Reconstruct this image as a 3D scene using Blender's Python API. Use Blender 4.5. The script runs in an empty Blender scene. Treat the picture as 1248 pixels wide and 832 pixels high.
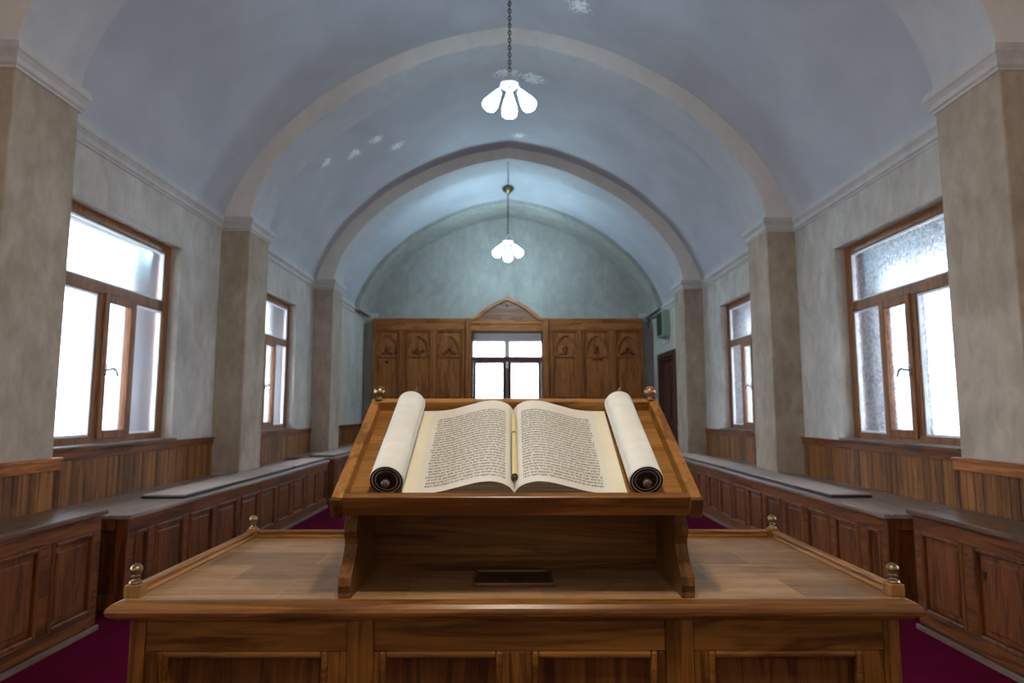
import bpy, bmesh, math, random
from mathutils import Vector, Matrix
random.seed(7)
PI = math.pi
scn = bpy.context.scene
COL = scn.collection

# ------------------------------------------------------------------ mesh builder
class MB:
    def __init__(s):
        s.v = []; s.f = []; s.sm = []
    def add(s, vs, fs, smooth=False):
        o = len(s.v); s.v += [tuple(p) for p in vs]
        for f in fs:
            s.f.append(tuple(i + o for i in f)); s.sm.append(smooth)
        return s
    def box(s, x0, x1, y0, y1, z0, z1, fn=None):
        x0, x1 = min(x0, x1), max(x0, x1); y0, y1 = min(y0, y1), max(y0, y1); z0, z1 = min(z0, z1), max(z0, z1)
        vs = [(x, y, z) for z in (z0, z1) for y in (y0, y1) for x in (x0, x1)]
        if fn: vs = [fn(*p) for p in vs]
        return s.add(vs, [(0, 2, 3, 1), (4, 5, 7, 6), (0, 1, 5, 4), (2, 6, 7, 3), (0, 4, 6, 2), (1, 3, 7, 5)])
    def prism(s, poly, a0, a1, fn, smooth=False):
        """poly: 2D outline (p,q); extruded from a0 to a1; fn(p,q,a) -> xyz"""
        n = len(poly)
        vs = [fn(p, q, a0) for p, q in poly] + [fn(p, q, a1) for p, q in poly]
        s.add(vs, [tuple(range(n))[::-1], tuple(range(n, 2 * n))])
        o = len(s.v) - 2 * n
        for i in range(n):
            j = (i + 1) % n
            s.f.append((o + i, o + j, o + n + j, o + n + i)); s.sm.append(smooth)
        return s
    def lathe(s, prof, fn, n=20, cap=True, smooth=True):
        """prof: (r,h) list; fn(x,y,h) -> xyz"""
        vs = []
        for r, h in prof:
            for k in range(n):
                t = 2 * PI * k / n
                vs.append(fn(r * math.cos(t), r * math.sin(t), h))
        fs = []
        for i in range(len(prof) - 1):
            for k in range(n):
                a = i * n + k; b = i * n + (k + 1) % n
                fs.append((a, b, b + n, a + n))
        if cap:
            fs.append(tuple(range(n))[::-1]); m = (len(prof) - 1) * n
            fs.append(tuple(range(m, m + n)))
        return s.add(vs, fs, smooth)
    def tube(s, pts, r, n=8, closed=False, smooth=True):
        pts = [Vector(p) for p in pts]; m = len(pts); vs = []
        rr = r if isinstance(r, (list, tuple)) else [r] * m
        prev = None
        for i, p in enumerate(pts):
            if closed: t = pts[(i + 1) % m] - pts[i - 1]
            else: t = pts[min(i + 1, m - 1)] - pts[max(i - 1, 0)]
            t.normalize()
            if prev is None:
                a = Vector((0, 0, 1)) if abs(t.z) < .9 else Vector((1, 0, 0))
                u = t.cross(a).normalized()
            else:
                u = (prev - t * prev.dot(t)).normalized()
            prev = u; w = t.cross(u)
            for k in range(n):
                q = 2 * PI * k / n
                vs.append(p + (u * math.cos(q) + w * math.sin(q)) * rr[i])
        fs = []
        for i in range(m if closed else m - 1):
            for k in range(n):
                a = i * n + k; b = i * n + (k + 1) % n; c = ((i + 1) % m) * n
                fs.append((a, b, c + (k + 1) % n, c + k))
        if not closed:
            fs.append(tuple(range(n))[::-1]); fs.append(tuple(range((m - 1) * n, m * n)))
        return s.add(vs, fs, smooth)
    def build(s, name, mat, parent=None, bevel=0, seg=2, smooth_all=False):
        me = bpy.data.meshes.new(name)
        off = Vector((0, 0, 0)); q = parent
        while q is not None:
            off += q.location; q = q.parent
        me.from_pydata([Vector(p) - off for p in s.v], [], s.f)
        bm = bmesh.new(); bm.from_mesh(me)
        bmesh.ops.recalc_face_normals(bm, faces=bm.faces)
        bm.to_mesh(me); bm.free()
        for p, q in zip(me.polygons, s.sm): p.use_smooth = q or smooth_all
        if any(p.use_smooth for p in me.polygons): me.set_sharp_from_angle(angle=math.radians(38))
        me.materials.append(mat)
        o = bpy.data.objects.new(name, me); COL.objects.link(o)
        if parent: o.parent = parent
        if bevel:
            b = o.modifiers.new('bevel', 'BEVEL'); b.width = bevel; b.segments = seg
            b.limit_method = 'ANGLE'; b.angle_limit = math.radians(40)
        return o

def tag(o, label=None, cat=None, group=None, kind=None):
    if label: o['label'] = label
    if cat: o['category'] = cat
    if group: o['group'] = group
    if kind: o['kind'] = kind
    return o
def empty(name, loc, label=None, cat=None, group=None, kind=None):
    o = bpy.data.objects.new(name, None); COL.objects.link(o); o.location = loc
    o.empty_display_size = .1
    return tag(o, label, cat, group, kind)

# ------------------------------------------------------------------ materials
def srgb(r, g, b):
    f = lambda c: (c / 255 / 12.92) if c / 255 <= .04045 else ((c / 255 + .055) / 1.055) ** 2.4
    return (f(r), f(g), f(b), 1)
class NT:
    def __init__(s, name):
        s.m = bpy.data.materials.new(name); s.m.use_nodes = True
        s.n = s.m.node_tree.nodes; s.l = s.m.node_tree.links; s.n.clear()
        s.out = s.n.new('ShaderNodeOutputMaterial')
        s.co = s.n.new('ShaderNodeTexCoord').outputs['Object']
    def node(s, t, ins=None, **kw):
        k = s.n.new(t)
        for a, b in kw.items(): setattr(k, a, b)
        for a, b in (ins or {}).items():
            if isinstance(b, bpy.types.NodeSocket): s.l.new(b, k.inputs[a])
            else: k.inputs[a].default_value = b
        return k
    def mapping(s, scale, loc=(0, 0, 0), src=None):
        return s.node('ShaderNodeMapping', {'Vector': src or s.co, 'Scale': scale, 'Location': loc}).outputs[0]
    def noise(s, vec, scale, detail=4, rough=.5, dist=0):
        return s.node('ShaderNodeTexNoise', {'Vector': vec, 'Scale': scale, 'Detail': detail, 'Roughness': rough, 'Distortion': dist}).outputs[0]
    def ramp(s, fac, stops):
        k = s.node('ShaderNodeValToRGB', {'Fac': fac}); e = k.color_ramp.elements
        e[0].position, e[0].color = stops[0]; e[1].position, e[1].color = stops[-1]
        for p, c in stops[1:-1]:
            q = e.new(p); q.color = c
        return k.outputs[0]
    def math(s, op, a, b=None, clamp=False):
        k = s.n.new('ShaderNodeMath'); k.operation = op; k.use_clamp = clamp
        for i, x in enumerate((a, b)):
            if x is None: continue
            if isinstance(x, bpy.types.NodeSocket): s.l.new(x, k.inputs[i])
            else: k.inputs[i].default_value = x
        return k.outputs[0]
    def mix(s, fac, a, b, mode='MIX'):
        k = s.n.new('ShaderNodeMix'); k.data_type = 'RGBA'; k.blend_type = mode
        for i, x in ((0, fac), (6, a), (7, b)):
            if isinstance(x, bpy.types.NodeSocket): s.l.new(x, k.inputs[i])
            else: k.inputs[i].default_value = x
        return k.outputs[2]
    def bsdf(s, color, rough=.5, bump=None, bstr=.2, bdist=.002, **kw):
        k = s.n.new('ShaderNodeBsdfPrincipled')
        for a, b in [('Base Color', color), ('Roughness', rough)] + list(kw.items()):
            if isinstance(b, bpy.types.NodeSocket): s.l.new(b, k.inputs[a])
            else: k.inputs[a].default_value = b
        if bump is not None:
            bn = s.node('ShaderNodeBump', {'Strength': bstr, 'Distance': bdist, 'Height': bump})
            s.l.new(bn.outputs[0], k.inputs['Normal'])
        s.l.new(k.outputs[0], s.out.inputs[0])
        return s.m

def dim(c, k): return (c[0] * k, c[1] * k, c[2] * k, 1)
def wood(name, dark, light, axis='X', rough=.38, board=None, bvar=.35, sc=1.0, knots=.0, spec=.28):
    t = NT(name)
    st = {'X': (1.1, 13, 13), 'Y': (13, 1.1, 13), 'Z': (13, 13, 1.1)}[axis]
    st = tuple(q * sc for q in st)
    vec = t.mapping(st)
    if board:                       # per-board offset so that boards differ
        ax, w = board
        sep = t.node('ShaderNodeSeparateXYZ', {0: t.co})
        cell = t.math('FLOOR', t.math('DIVIDE', sep.outputs['XYZ'.index(ax)], w))
        wn = t.node('ShaderNodeTexWhiteNoise', {'W': cell}, noise_dimensions='1D')
        vec = t.node('ShaderNodeVectorMath', {0: vec, 1: wn.outputs['Color']}, operation='ADD').outputs[0]
        vec = t.node('ShaderNodeVectorMath', {0: vec, 1: t.node('ShaderNodeVectorMath', {0: wn.outputs['Color'], 1: (7, 7, 7)}, operation='MULTIPLY').outputs[0]}, operation='ADD').outputs[0]
    a = t.noise(vec, .9, 5, .55, 1.4)
    st2 = {'X': (3, 110, 110), 'Y': (110, 3, 110), 'Z': (110, 110, 3)}[axis]
    b = t.noise(t.mapping(st2), 1.0, 3, .6)
    rings = t.math('FRACT', t.math('MULTIPLY', a, 6.0))
    rings = t.math('ABSOLUTE', t.math('SUBTRACT', rings, .5))
    g = t.math('ADD', t.math('MULTIPLY', a, .75), t.math('MULTIPLY', rings, .38))
    g = t.math('ADD', g, t.math('MULTIPLY', t.math('SUBTRACT', b, .5), .45))
    col = t.ramp(g, [(.33, dark), (.48, tuple(dark[i] * .45 + light[i] * .55 for i in range(3)) + (1,)), (.63, light)])
    big = t.noise(t.mapping((1, 1, 1)), 2.3, 3)
    col = t.mix(t.math('MULTIPLY', big, .55), col, dim(dark, .9))
    if board:
        k = t.math('ADD', t.math('MULTIPLY', wn.outputs['Value'], bvar * 2), 1 - bvar)
        col = t.mix(1.0, col, t.node('ShaderNodeCombineXYZ', {0: k, 1: k, 2: k}).outputs[0], 'MULTIPLY')
    if knots:
        kn = t.node('ShaderNodeTexVoronoi', {'Vector': t.mapping({'X': (1.6, 4, 4), 'Y': (4, 1.6, 4), 'Z': (4, 4, 1.6)}[axis]), 'Scale': 1.0, 'Randomness': 1.0})
        kf = t.ramp(kn.outputs['Distance'], [(.05, (1, 1, 1, 1)), (.14, (0, 0, 0, 1))])
        col = t.mix(t.math('MULTIPLY', kf, knots), col, dim(dark, .45))
    rg = t.math('ADD', t.math('MULTIPLY', b, .18), rough - .09)
    return t.bsdf(col, rg, b, .15, .001, **{'Specular IOR Level': spec})

def plaster(name, c1, c2, sc=1.0, rough=.85, bstr=.25):
    t = NT(name)
    a = t.noise(t.mapping((1, 1, .7)), 2.2 * sc, 6, .6, .6)
    b = t.noise(t.mapping((1, 1, .5)), 9 * sc, 5, .65, .4)
    f = t.math('ADD', t.math('MULTIPLY', a, .55), t.math('MULTIPLY', b, .45))
    col = t.ramp(f, [(.37, c1), (.63, c2)])
    fine = t.noise(t.co, 70, 4, .6)
    return t.bsdf(col, rough, t.math('ADD', b, t.math('MULTIPLY', fine, .35)), bstr, .006, **{'Specular IOR Level': .25})

def plain(name, c, rough=.5, metal=0, **kw):
    t = NT(name)
    n = t.noise(t.co, 25, 3)
    col = t.mix(t.math('MULTIPLY', n, .35), c, dim(c, .7))
    return t.bsdf(col, t.math('ADD', t.math('MULTIPLY', n, .15), rough - .07), None, Metallic=metal, **kw)

OAK_D, OAK_L = (.080, .026, .004, 1), (.285, .108, .019, 1)
M = {}
for ax in 'XYZ':
    M['oak' + ax] = wood('oak ' + ax, OAK_D, OAK_L, ax, .36, knots=.5)
    M['bench' + ax] = wood('bench wood ' + ax, (.075, .021, .005, 1), (.29, .085, .021, 1), ax, .45)
    M['cab' + ax] = wood('cabinet wood ' + ax, (.22, .066, .013, 1), (.60, .205, .052, 1), ax, .45)
    M['frame' + ax] = wood('window wood ' + ax, (.17, .058, .016, 1), (.36, .140, .045, 1), ax, .4)
for ax in 'XY': M['rail' + ax] = wood('rail wood ' + ax, (.17, .066, .012, 1), (.46, .205, .050, 1), ax, .36)
M['block'] = wood('block wood', (.17, .070, .014, 1), (.40, .19, .05, 1), 'Z', .36)
M['edgewood'] = wood('edge wood', (.13, .046, .008, 1), (.38, .155, .032, 1), 'X', .33, spec=.4)
M['tymp'] = wood('tympanum wood', (.16, .065, .035, 1), (.40, .18, .10, 1), 'X', .45)
M['tray'] = wood('tray board', (.20, .084, .017, 1), (.41, .195, .046, 1), 'X', .38)
M['bracket'] = wood('bracket wood', (.055, .019, .004, 1), (.21, .080, .016, 1), 'Z', .35)
M['oakdark'] = wood('table panel wood', (.055, .018, .004, 1), (.19, .066, .014, 1), 'Z', .35, board=('X', .063), bvar=.25)
M['wains'] = wood('wainscot boards', (.125, .044, .010, 1), (.36, .138, .034, 1), 'Z', .45, board=('Y', .066), bvar=.42)
M['benchtop'] = wood('bench top', (.11, .055, .030, 1), (.22, .125, .075, 1), 'Y', .30, spec=.5)
M['benchtop_glare'] = wood('bench top with glare', (.20, .135, .10, 1), (.42, .31, .25, 1), 'Y', .32, spec=.5)  # paler copy of the bench top, window glare put into its colour
M['benchpanel'] = wood('bench panel', (.070, .019, .005, 1), (.28, .082, .020, 1), 'Z', .45)
M['plinth'] = wood('plinth', (.14, .085, .06, 1), (.26, .18, .13, 1), 'Y', .6)
M['darkframe'] = wood('dark door wood', (.07, .025, .016, 1), (.15, .055, .036, 1), 'Z', .4)

def tabletop_mat():
    t = NT('parquet top')
    br = t.node('ShaderNodeTexBrick', {'Vector': t.mapping((1, 1, 1), (.11, .02, 0)), 'Color1': (0, 0, 0, 1), 'Color2': (1, 1, 1, 1), 'Mortar': (.5, .5, .5, 1),
        'Scale': 1.0, 'Mortar Size': .0012, 'Bias': 0.0, 'Brick Width': .30, 'Row Height': .155}, offset=.45)
    g = t.noise(t.mapping((2.2, 26, 26)), .9, 5, .6, 1.6)
    b = t.noise(t.mapping((5, 160, 160)), 1, 3, .6)
    f = t.math('ADD', t.math('ADD', t.math('MULTIPLY', g, .55), t.math('MULTIPLY', b, .2)), t.math('MULTIPLY', t.noise(t.mapping((9, 22, 9)), 1.0, 4, .65, .8), .25))
    col = t.ramp(f, [(.34, (.185, .080, .026, 1)), (.64, (.46, .262, .120, 1))])
    k = t.math('ADD', t.math('MULTIPLY', br.outputs['Color'], .55), .66)
    col = t.mix(1, col, t.node('ShaderNodeCombineXYZ', {0: k, 1: k, 2: k}).outputs[0], 'MULTIPLY')
    col = t.mix(t.math('MULTIPLY', br.outputs['Fac'], .5), col, (.55, .40, .25, 1))
    w = t.noise(t.co, 3.5, 5, .6)
    col = t.mix(t.ramp(w, [(.50, (0, 0, 0, 1)), (.72, (.55, .55, .55, 1))]), col, (.15, .07, .022, 1))
    return t.bsdf(col, t.math('ADD', t.math('MULTIPLY', w, .25), .26), b, .1, .001, **{'Specular IOR Level': .5})
M['top'] = tabletop_mat()

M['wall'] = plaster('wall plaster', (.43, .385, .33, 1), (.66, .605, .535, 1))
M['pilaster'] = plaster('pilaster plaster', (.34, .26, .185, 1), (.51, .41, .315, 1), 1.2)
M['rib'] = plaster('rib plaster', (.72, .645, .585, 1), (.82, .75, .69, 1), .8, .8, .1)
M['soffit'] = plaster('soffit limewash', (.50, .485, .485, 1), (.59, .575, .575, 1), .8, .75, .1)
M['cornice'] = plaster('cornice plaster', (.52, .475, .44, 1), (.63, .585, .55, 1), 1.5, .7, .1)
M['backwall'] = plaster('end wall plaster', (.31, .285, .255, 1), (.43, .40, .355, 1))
M['render'] = plaster('outside render', (.105, .095, .10, 1), (.15, .14, .15, 1))
M['paving'] = plaster('outside paving', (.40, .39, .38, 1), (.52, .51, .5, 1))

def ceiling_mat():
    t = NT('vault plaster')
    a = t.noise(t.co, 1.3, 5, .55, .4)
    col = t.ramp(a, [(.35, (.46, .45, .475, 1)), (.68, (.55, .54, .565, 1))])
    # glints on the vault, put into the plaster colour as bright speckled patches
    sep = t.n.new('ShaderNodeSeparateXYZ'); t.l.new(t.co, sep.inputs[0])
    gn = t.noise(t.co, 9, 6, .7, .6)
    gn2 = t.noise(t.co, 34, 3, .6)
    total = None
    for (cx, cy, cz, rx, thr) in GLINTS:
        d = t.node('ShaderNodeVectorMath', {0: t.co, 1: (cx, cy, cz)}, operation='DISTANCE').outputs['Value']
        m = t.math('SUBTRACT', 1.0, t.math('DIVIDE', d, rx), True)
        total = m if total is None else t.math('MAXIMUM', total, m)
    v = t.math('ADD', t.math('MULTIPLY', total, .50), t.math('MULTIPLY', gn, .40))
    v = t.math('ADD', v, t.math('MULTIPLY', gn2, .62))
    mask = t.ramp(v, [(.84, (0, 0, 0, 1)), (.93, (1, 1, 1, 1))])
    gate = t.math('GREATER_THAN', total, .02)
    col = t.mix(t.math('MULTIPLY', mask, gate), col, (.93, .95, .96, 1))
    return t.bsdf(col, .62, a, .1, .01, **{'Specular IOR Level': .35})
GLINTS = [(-2.3, 7.8, 4.36, .26, 0), (-2.03, 8.11, 4.6, .30, 0), (-1.73, 8.11, 4.8, .26, 0), (-1.555, 8.57, 4.905, .30, 0), (.712, 6.0, 5.265, .32, 0), (0, 7.5, 5.38, .55, 0), (.3, 7.6, 5.37, .42, 0), (.147, 9.3, 5.389, .32, 0)]
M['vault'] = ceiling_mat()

def carpet_mat():
    t = NT('crimson carpet')
    a = t.noise(t.co, 4, 4); b = t.noise(t.co, 260, 2)
    col = t.ramp(a, [(.3, (.115, .004, .022, 1)), (.7, (.165, .006, .033, 1))])
    col = t.mix(t.math('MULTIPLY', b, .5), col, (.07, .003, .02, 1))
    return t.bsdf(col, .95, b, .5, .004, **{'Specular IOR Level': .02})
M['carpet'] = carpet_mat()

def glass_mat(name, bumpy, tr=.34):
    t = NT(name)
    n = t.noise(t.co, 60 if bumpy else 8, 3, .6)
    bn = t.node('ShaderNodeBump', {'Strength': .8 if bumpy else .25, 'Distance': .004, 'Height': n}).outputs[0]
    g = t.node('ShaderNodeBsdfRefraction', {'Color': (.93, .96, 1, 1), 'Roughness': .42, 'IOR': 1.12, 'Normal': bn}).outputs[0]
    tint = (.93, .96, 1, 1)
    if bumpy:                       # thick pebbles in the rolled glass let less light through
        q = t.noise(t.co, 42, 3, .6)
        tint = t.ramp(q, [(.36, (.52, .55, .60, 1)), (.56, (.93, .96, 1, 1))])
        t.l.new(tint, g.node.inputs['Color'])
    tp = t.node('ShaderNodeBsdfTransparent', {'Color': tint}).outputs[0]
    gl = t.node('ShaderNodeBsdfGlossy', {'Color': (1, 1, 1, 1), 'Roughness': .12, 'Normal': bn}).outputs[0]
    m1 = t.node('ShaderNodeMixShader', {0: tr, 1: g, 2: tp}).outputs[0]
    fr = t.node('ShaderNodeFresnel', {'IOR': 1.4}).outputs[0]
    m2 = t.node('ShaderNodeMixShader', {0: t.math('MULTIPLY', fr, .7), 1: m1, 2: gl}).outputs[0]
    t.l.new(m2, t.out.inputs[0]); return t.m
M['glass_smooth'] = glass_mat('frosted glass', False)
M['glass_bumpy'] = glass_mat('pebbled glass', True)

M['brass'] = plain('aged brass', (.27, .185, .085, 1), .36, .95)
M['copper'] = plain('brown ball wood', (.30, .13, .06, 1), .25, .3)
M['iron'] = plain('dark iron', (.03, .028, .03, 1), .5, .6)
M['chain'] = plain('chain metal', (.12, .085, .075, 1), .45, .7)
M['chrome'] = plain('handle metal', (.55, .55, .55, 1), .25, .9)
M['white_enamel'] = plain('white enamel', (.80, .83, .85, 1), .3)
M['cushion'] = plain('dark seat pad', (.52, .40, .335, 1), .65)
M['cushion_edge'] = plain('black pad edge', (.018, .016, .018, 1), .6)
M['unit_green'] = plain('pale green casing', (.34, .44, .33, 1), .5)
M['unit_dark'] = plain('dark grille', (.02, .035, .035, 1), .5)
M['lamp_green'] = plain('dark green lamp paint', (.03, .06, .05, 1), .4)
M['plaque'] = plain('plaque bronze', (.035, .018, .010, 1), .35, .2)
M['plaque_rim'] = plain('plaque rim', (.10, .05, .025, 1), .35, .2)
M['ink'] = plain('ink', (.050, .040, .035, 1), .7)
M['pale_rod'] = plain('pale yellow bone', (.70, .58, .27, 1), .45)
M['tip'] = plain('dark tip', (.035, .012, .006, 1), .4)

def paper_mat(name, c1, c2, sc=(1, 1, 1), s=5):
    t = NT(name)
    a = t.noise(t.mapping(sc), s, 5, .6)
    return t.bsdf(t.ramp(a, [(.3, c1), (.7, c2)]), .75, a, .15, .003, **{'Specular IOR Level': .2})
M['paper'] = paper_mat('page paper', (.62, .57, .475, 1), (.68, .635, .545, 1))
M['sheet'] = paper_mat('parchment sheet', (.66, .585, .42, 1), (.72, .655, .50, 1))
M['roll'] = paper_mat('parchment roll', (.60, .56, .46, 1), (.68, .64, .56, 1), (1, 3, 3), 7)
M['edge'] = paper_mat('page edges', (.16, .11, .06, 1), (.42, .33, .21, 1), (.6, .6, 60), 6)
M['rollend'] = paper_mat('roll end', (.012, .007, .005, 1), (.042, .024, .016, 1), (1, 1, 1), 60)
M['rollwood'] = plain('roller wood', (.10, .055, .036, 1), .3)

def emit(name, c, s):
    t = NT(name)
    n = t.noise(t.co, 3, 2)
    e = t.node('ShaderNodeEmission', {'Color': c, 'Strength': s})
    t.l.new(e.outputs[0], t.out.inputs[0]); return t.m
S_W, S_N, S_R, S_1, S_2 = 12.5, 300, 40, 36, 108
COOL = (.50, .81, 1.0, 1)
M['bulb_near'] = emit('lit shade warm', (1.0, .92, .79, 1), S_N)
M['bulb_fill'] = emit('added fill shade', (1.0, .80, .62, 1), S_R)
M['bulb1'] = emit('lit shade', COOL, S_1)
M['bulb2'] = emit('lit shade far', COOL, S_2)

# ------------------------------------------------------------------ dimensions
XW, XP = 3.02, 2.72           # wall face, pilaster face
XO = 3.56                     # outside face of the walls
YB, YN = 13.3, -3.4           # end wall, wall behind the viewer
PIL = [(-3.10, -2.57), (.13, .66), (3.36, 3.89), (6.58, 7.12), (9.81, 10.36)]
WZ0, WZ1 = .985, 2.74         # window openings
WIN = [(-2.30, -.66), (.93, 2.57), (4.16, 5.80), (7.39, 9.03)]

def struct(o): return tag(o, kind='structure')

# floor
struct(MB().box(-XW, XW, YN, YB, -.1, 0).build('floor', M['carpet']))
tag(struct(MB().box(-30, 30, -25, 40, -.35, -.12).build('ground', M['paving'])), 'pale paving outside the hall windows', 'ground')

# side walls with openings
def leaf(sx, XW, XO):
    m = MB(); holes = [(a, b, WZ0, WZ1) for a, b in WIN]
    if sx > 0: holes.append((11.52, 12.80, 0.0, 2.30))
    ys = sorted({YN - .3, YB + .3} | {h[0] for h in holes} | {h[1] for h in holes})
    zt = 3.6
    for y0, y1 in zip(ys[:-1], ys[1:]):
        h = [q for q in holes if q[0] <= y0 and q[1] >= y1]
        if not h: m.box(sx * XW, sx * XO, y0, y1, -.1, zt)
        else:
            if h[0][2] > 0: m.box(sx * XW, sx * XO, y0, y1, -.1, h[0][2])
            m.box(sx * XW, sx * XO, y0, y1, h[0][3], zt)
    return m
def wall(name, sx):
    struct(leaf(sx, XW, 3.17).build(name, M['wall']))
    struct(leaf(sx, 3.17, XO).build('wall_outer', M['render']))
wall('wall_left', -1); wall('wall_right', 1)
# end wall with window opening, wall behind the viewer
BX0, BX1, BZ0, BZ1 = -.765, .70, .9, 2.868
m = MB()
m.box(-XO, BX0, YB, YB + .45, -.1, 6); m.box(BX1, XO, YB, YB + .45, -.1, 6)
m.box(BX0, BX1, YB, YB + .45, -.1, BZ0); m.box(BX0, BX1, YB, YB + .45, BZ1, 6)
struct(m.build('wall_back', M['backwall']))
struct(MB().box(-XO, XO, YN - .4, YN, -.1, 6).build('wall_front', M['wall']))

# eaves shading the windows outside
tag(struct(MB().box(-XO - .15, -XO, YN, YB, 2.80, 2.95).build('eave', M['render'])), 'shallow eave over the left windows outside')
tag(struct(MB().box(XO, XO + .85, YN, YB, 2.76, 2.95).build('eave', M['render'])), 'deep eave over the right windows outside')
# pilasters
for y0, y1 in PIL:
    for sx in (-1, 1):
        o = MB().box(sx * XP, sx * (XW + .02), y0, y1, 0, 3.2).build('pilaster', M['pilaster'], bevel=.012)
        struct(o)

# vault and ribs (profiles measured in section)
SOF = [(2.715, 3.20), (2.715, 3.33), (2.655, 3.53), (2.53, 3.79), (2.24, 4.16), (1.95, 4.425), (1.65, 4.64), (1.28, 4.845), (.85, 5.035), (.42, 5.16), (0, 5.235)]
VAU = [(2.995, 3.20), (2.99, 3.33), (2.90, 3.55), (2.80, 3.75), (2.55, 4.115), (2.22, 4.44), (1.90, 4.70), (1.47, 4.955), (1.04, 5.155), (.57, 5.31), (0, 5.415)]
def dense(p, n=6):
    out = []
    for i in range(len(p) - 1):
        p0 = p[max(i - 1, 0)]; p1 = p[i]; p2 = p[i + 1]; p3 = p[min(i + 2, len(p) - 1)]
        for k in range(n):
            t = k / n
            out.append(tuple(.5 * (2 * p1[j] + (p2[j] - p0[j]) * t + (2 * p0[j] - 5 * p1[j] + 4 * p2[j] - p3[j]) * t * t + (3 * p1[j] - p0[j] - 3 * p2[j] + p3[j]) * t ** 3) for j in (0, 1)))
    out.append(p[-1]); return out
SOF = dense(SOF); VAU = dense(VAU)
def full(p): return [(-x, z) for x, z in p] + [(x, z) for x, z in p[-2::-1]]
def shell(inner, outer, y0, y1):
    m = MB(); n = len(inner)
    vs = [(x, y, z) for y in (y0, y1) for x, z in inner] + [(x, y, z) for y in (y0, y1) for x, z in outer]
    fs = []
    for i in range(n - 1):
        fs.append((i, i + 1, n + i + 1, n + i)); a = 2 * n
        fs.append((a + i, a + n + i, a + n + i + 1, a + i + 1))
        fs.append((i, a + i, a + i + 1, i + 1)); fs.append((n + i, n + i + 1, a + n + i + 1, a + n + i))
    for i in (0, n - 1): fs.append((i, n + i, 3 * n + i, 2 * n + i))
    m.add(vs, fs, False)
    for k in range(0, len(m.sm)): m.sm[k] = (k % 4 in (0, 1)) and k < 4 * (n - 1)
    return m
vi = full(VAU)
vo = [(x * 1.18, z + .30) for x, z in vi]
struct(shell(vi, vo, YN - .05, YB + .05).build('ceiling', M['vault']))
for k, (y0, y1) in enumerate(PIL):
    so = full(SOF); ro = [(x * 1.004, z + .02) for x, z in full(VAU)]
    o = struct(shell(so, ro, y0, y1).build('trim_%d' % (k + 1), M['rib']))
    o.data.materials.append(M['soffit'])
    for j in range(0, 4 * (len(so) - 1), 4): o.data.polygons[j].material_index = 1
# shallow rib against the end wall
s4 = [(.6 * v[0] + .4 * q[0], .6 * v[1] + .4 * q[1]) for q, v in zip(SOF, VAU)]
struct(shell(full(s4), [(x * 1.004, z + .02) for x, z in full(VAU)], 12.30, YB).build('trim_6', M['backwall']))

# cornice following walls and pilasters
CP = [(0, 3.125), (.010, 3.125), (.012, 3.140), (.024, 3.150), (.026, 3.163), (.016, 3.170), (.019, 3.186), (.034, 3.208), (.046, 3.220), (.048, 3.240), (.040, 3.243), (.041, 3.268), (0, 3.268)]
def cornice(sx, k):
    path = [(XW, YN)]
    for y0, y1 in PIL: path += [(XW, y0), (XP, y0), (XP, y1), (XW, y1)]
    path += [(XW, YB)]
    if True: path += [(XW - .28, YB)]
    m = MB(); vs = []; N = len(path); P = len(CP)
    for i, (x, y) in enumerate(path):
        def nrm(a, b):     # offset direction into the room for a segment
            dx, dy = b[0] - a[0], b[1] - a[1]; L = math.hypot(dx, dy); return (-dy / L, dx / L)
        ns = []
        if i > 0: ns.append(nrm(path[i - 1], path[i]))
        if i < N - 1: ns.append(nrm(path[i], path[i + 1]))
        if len(ns) == 2 and abs(ns[0][0] * ns[1][0] + ns[0][1] * ns[1][1]) < .5: o = (ns[0][0] + ns[1][0], ns[0][1] + ns[1][1])
        else: o = ns[0]
        for d, z in CP: vs.append((sx * (x + o[0] * d), y + o[1] * d, z))
    fs = []
    for i in range(N - 1):
        for j in range(P - 1):
            fs.append((i * P + j, i * P + j + 1, (i + 1) * P + j + 1, (i + 1) * P + j))
        fs.append((i * P + P - 1, i * P, (i + 1) * P, (i + 1) * P + P - 1))
    fs += [tuple(range(P)), tuple(range((N - 1) * P, N * P))]
    m.add(vs, fs)
    return struct(m.build('trim_%d' % k, M['cornice']))
cornice(-1, 7); cornice(1, 8)

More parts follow.
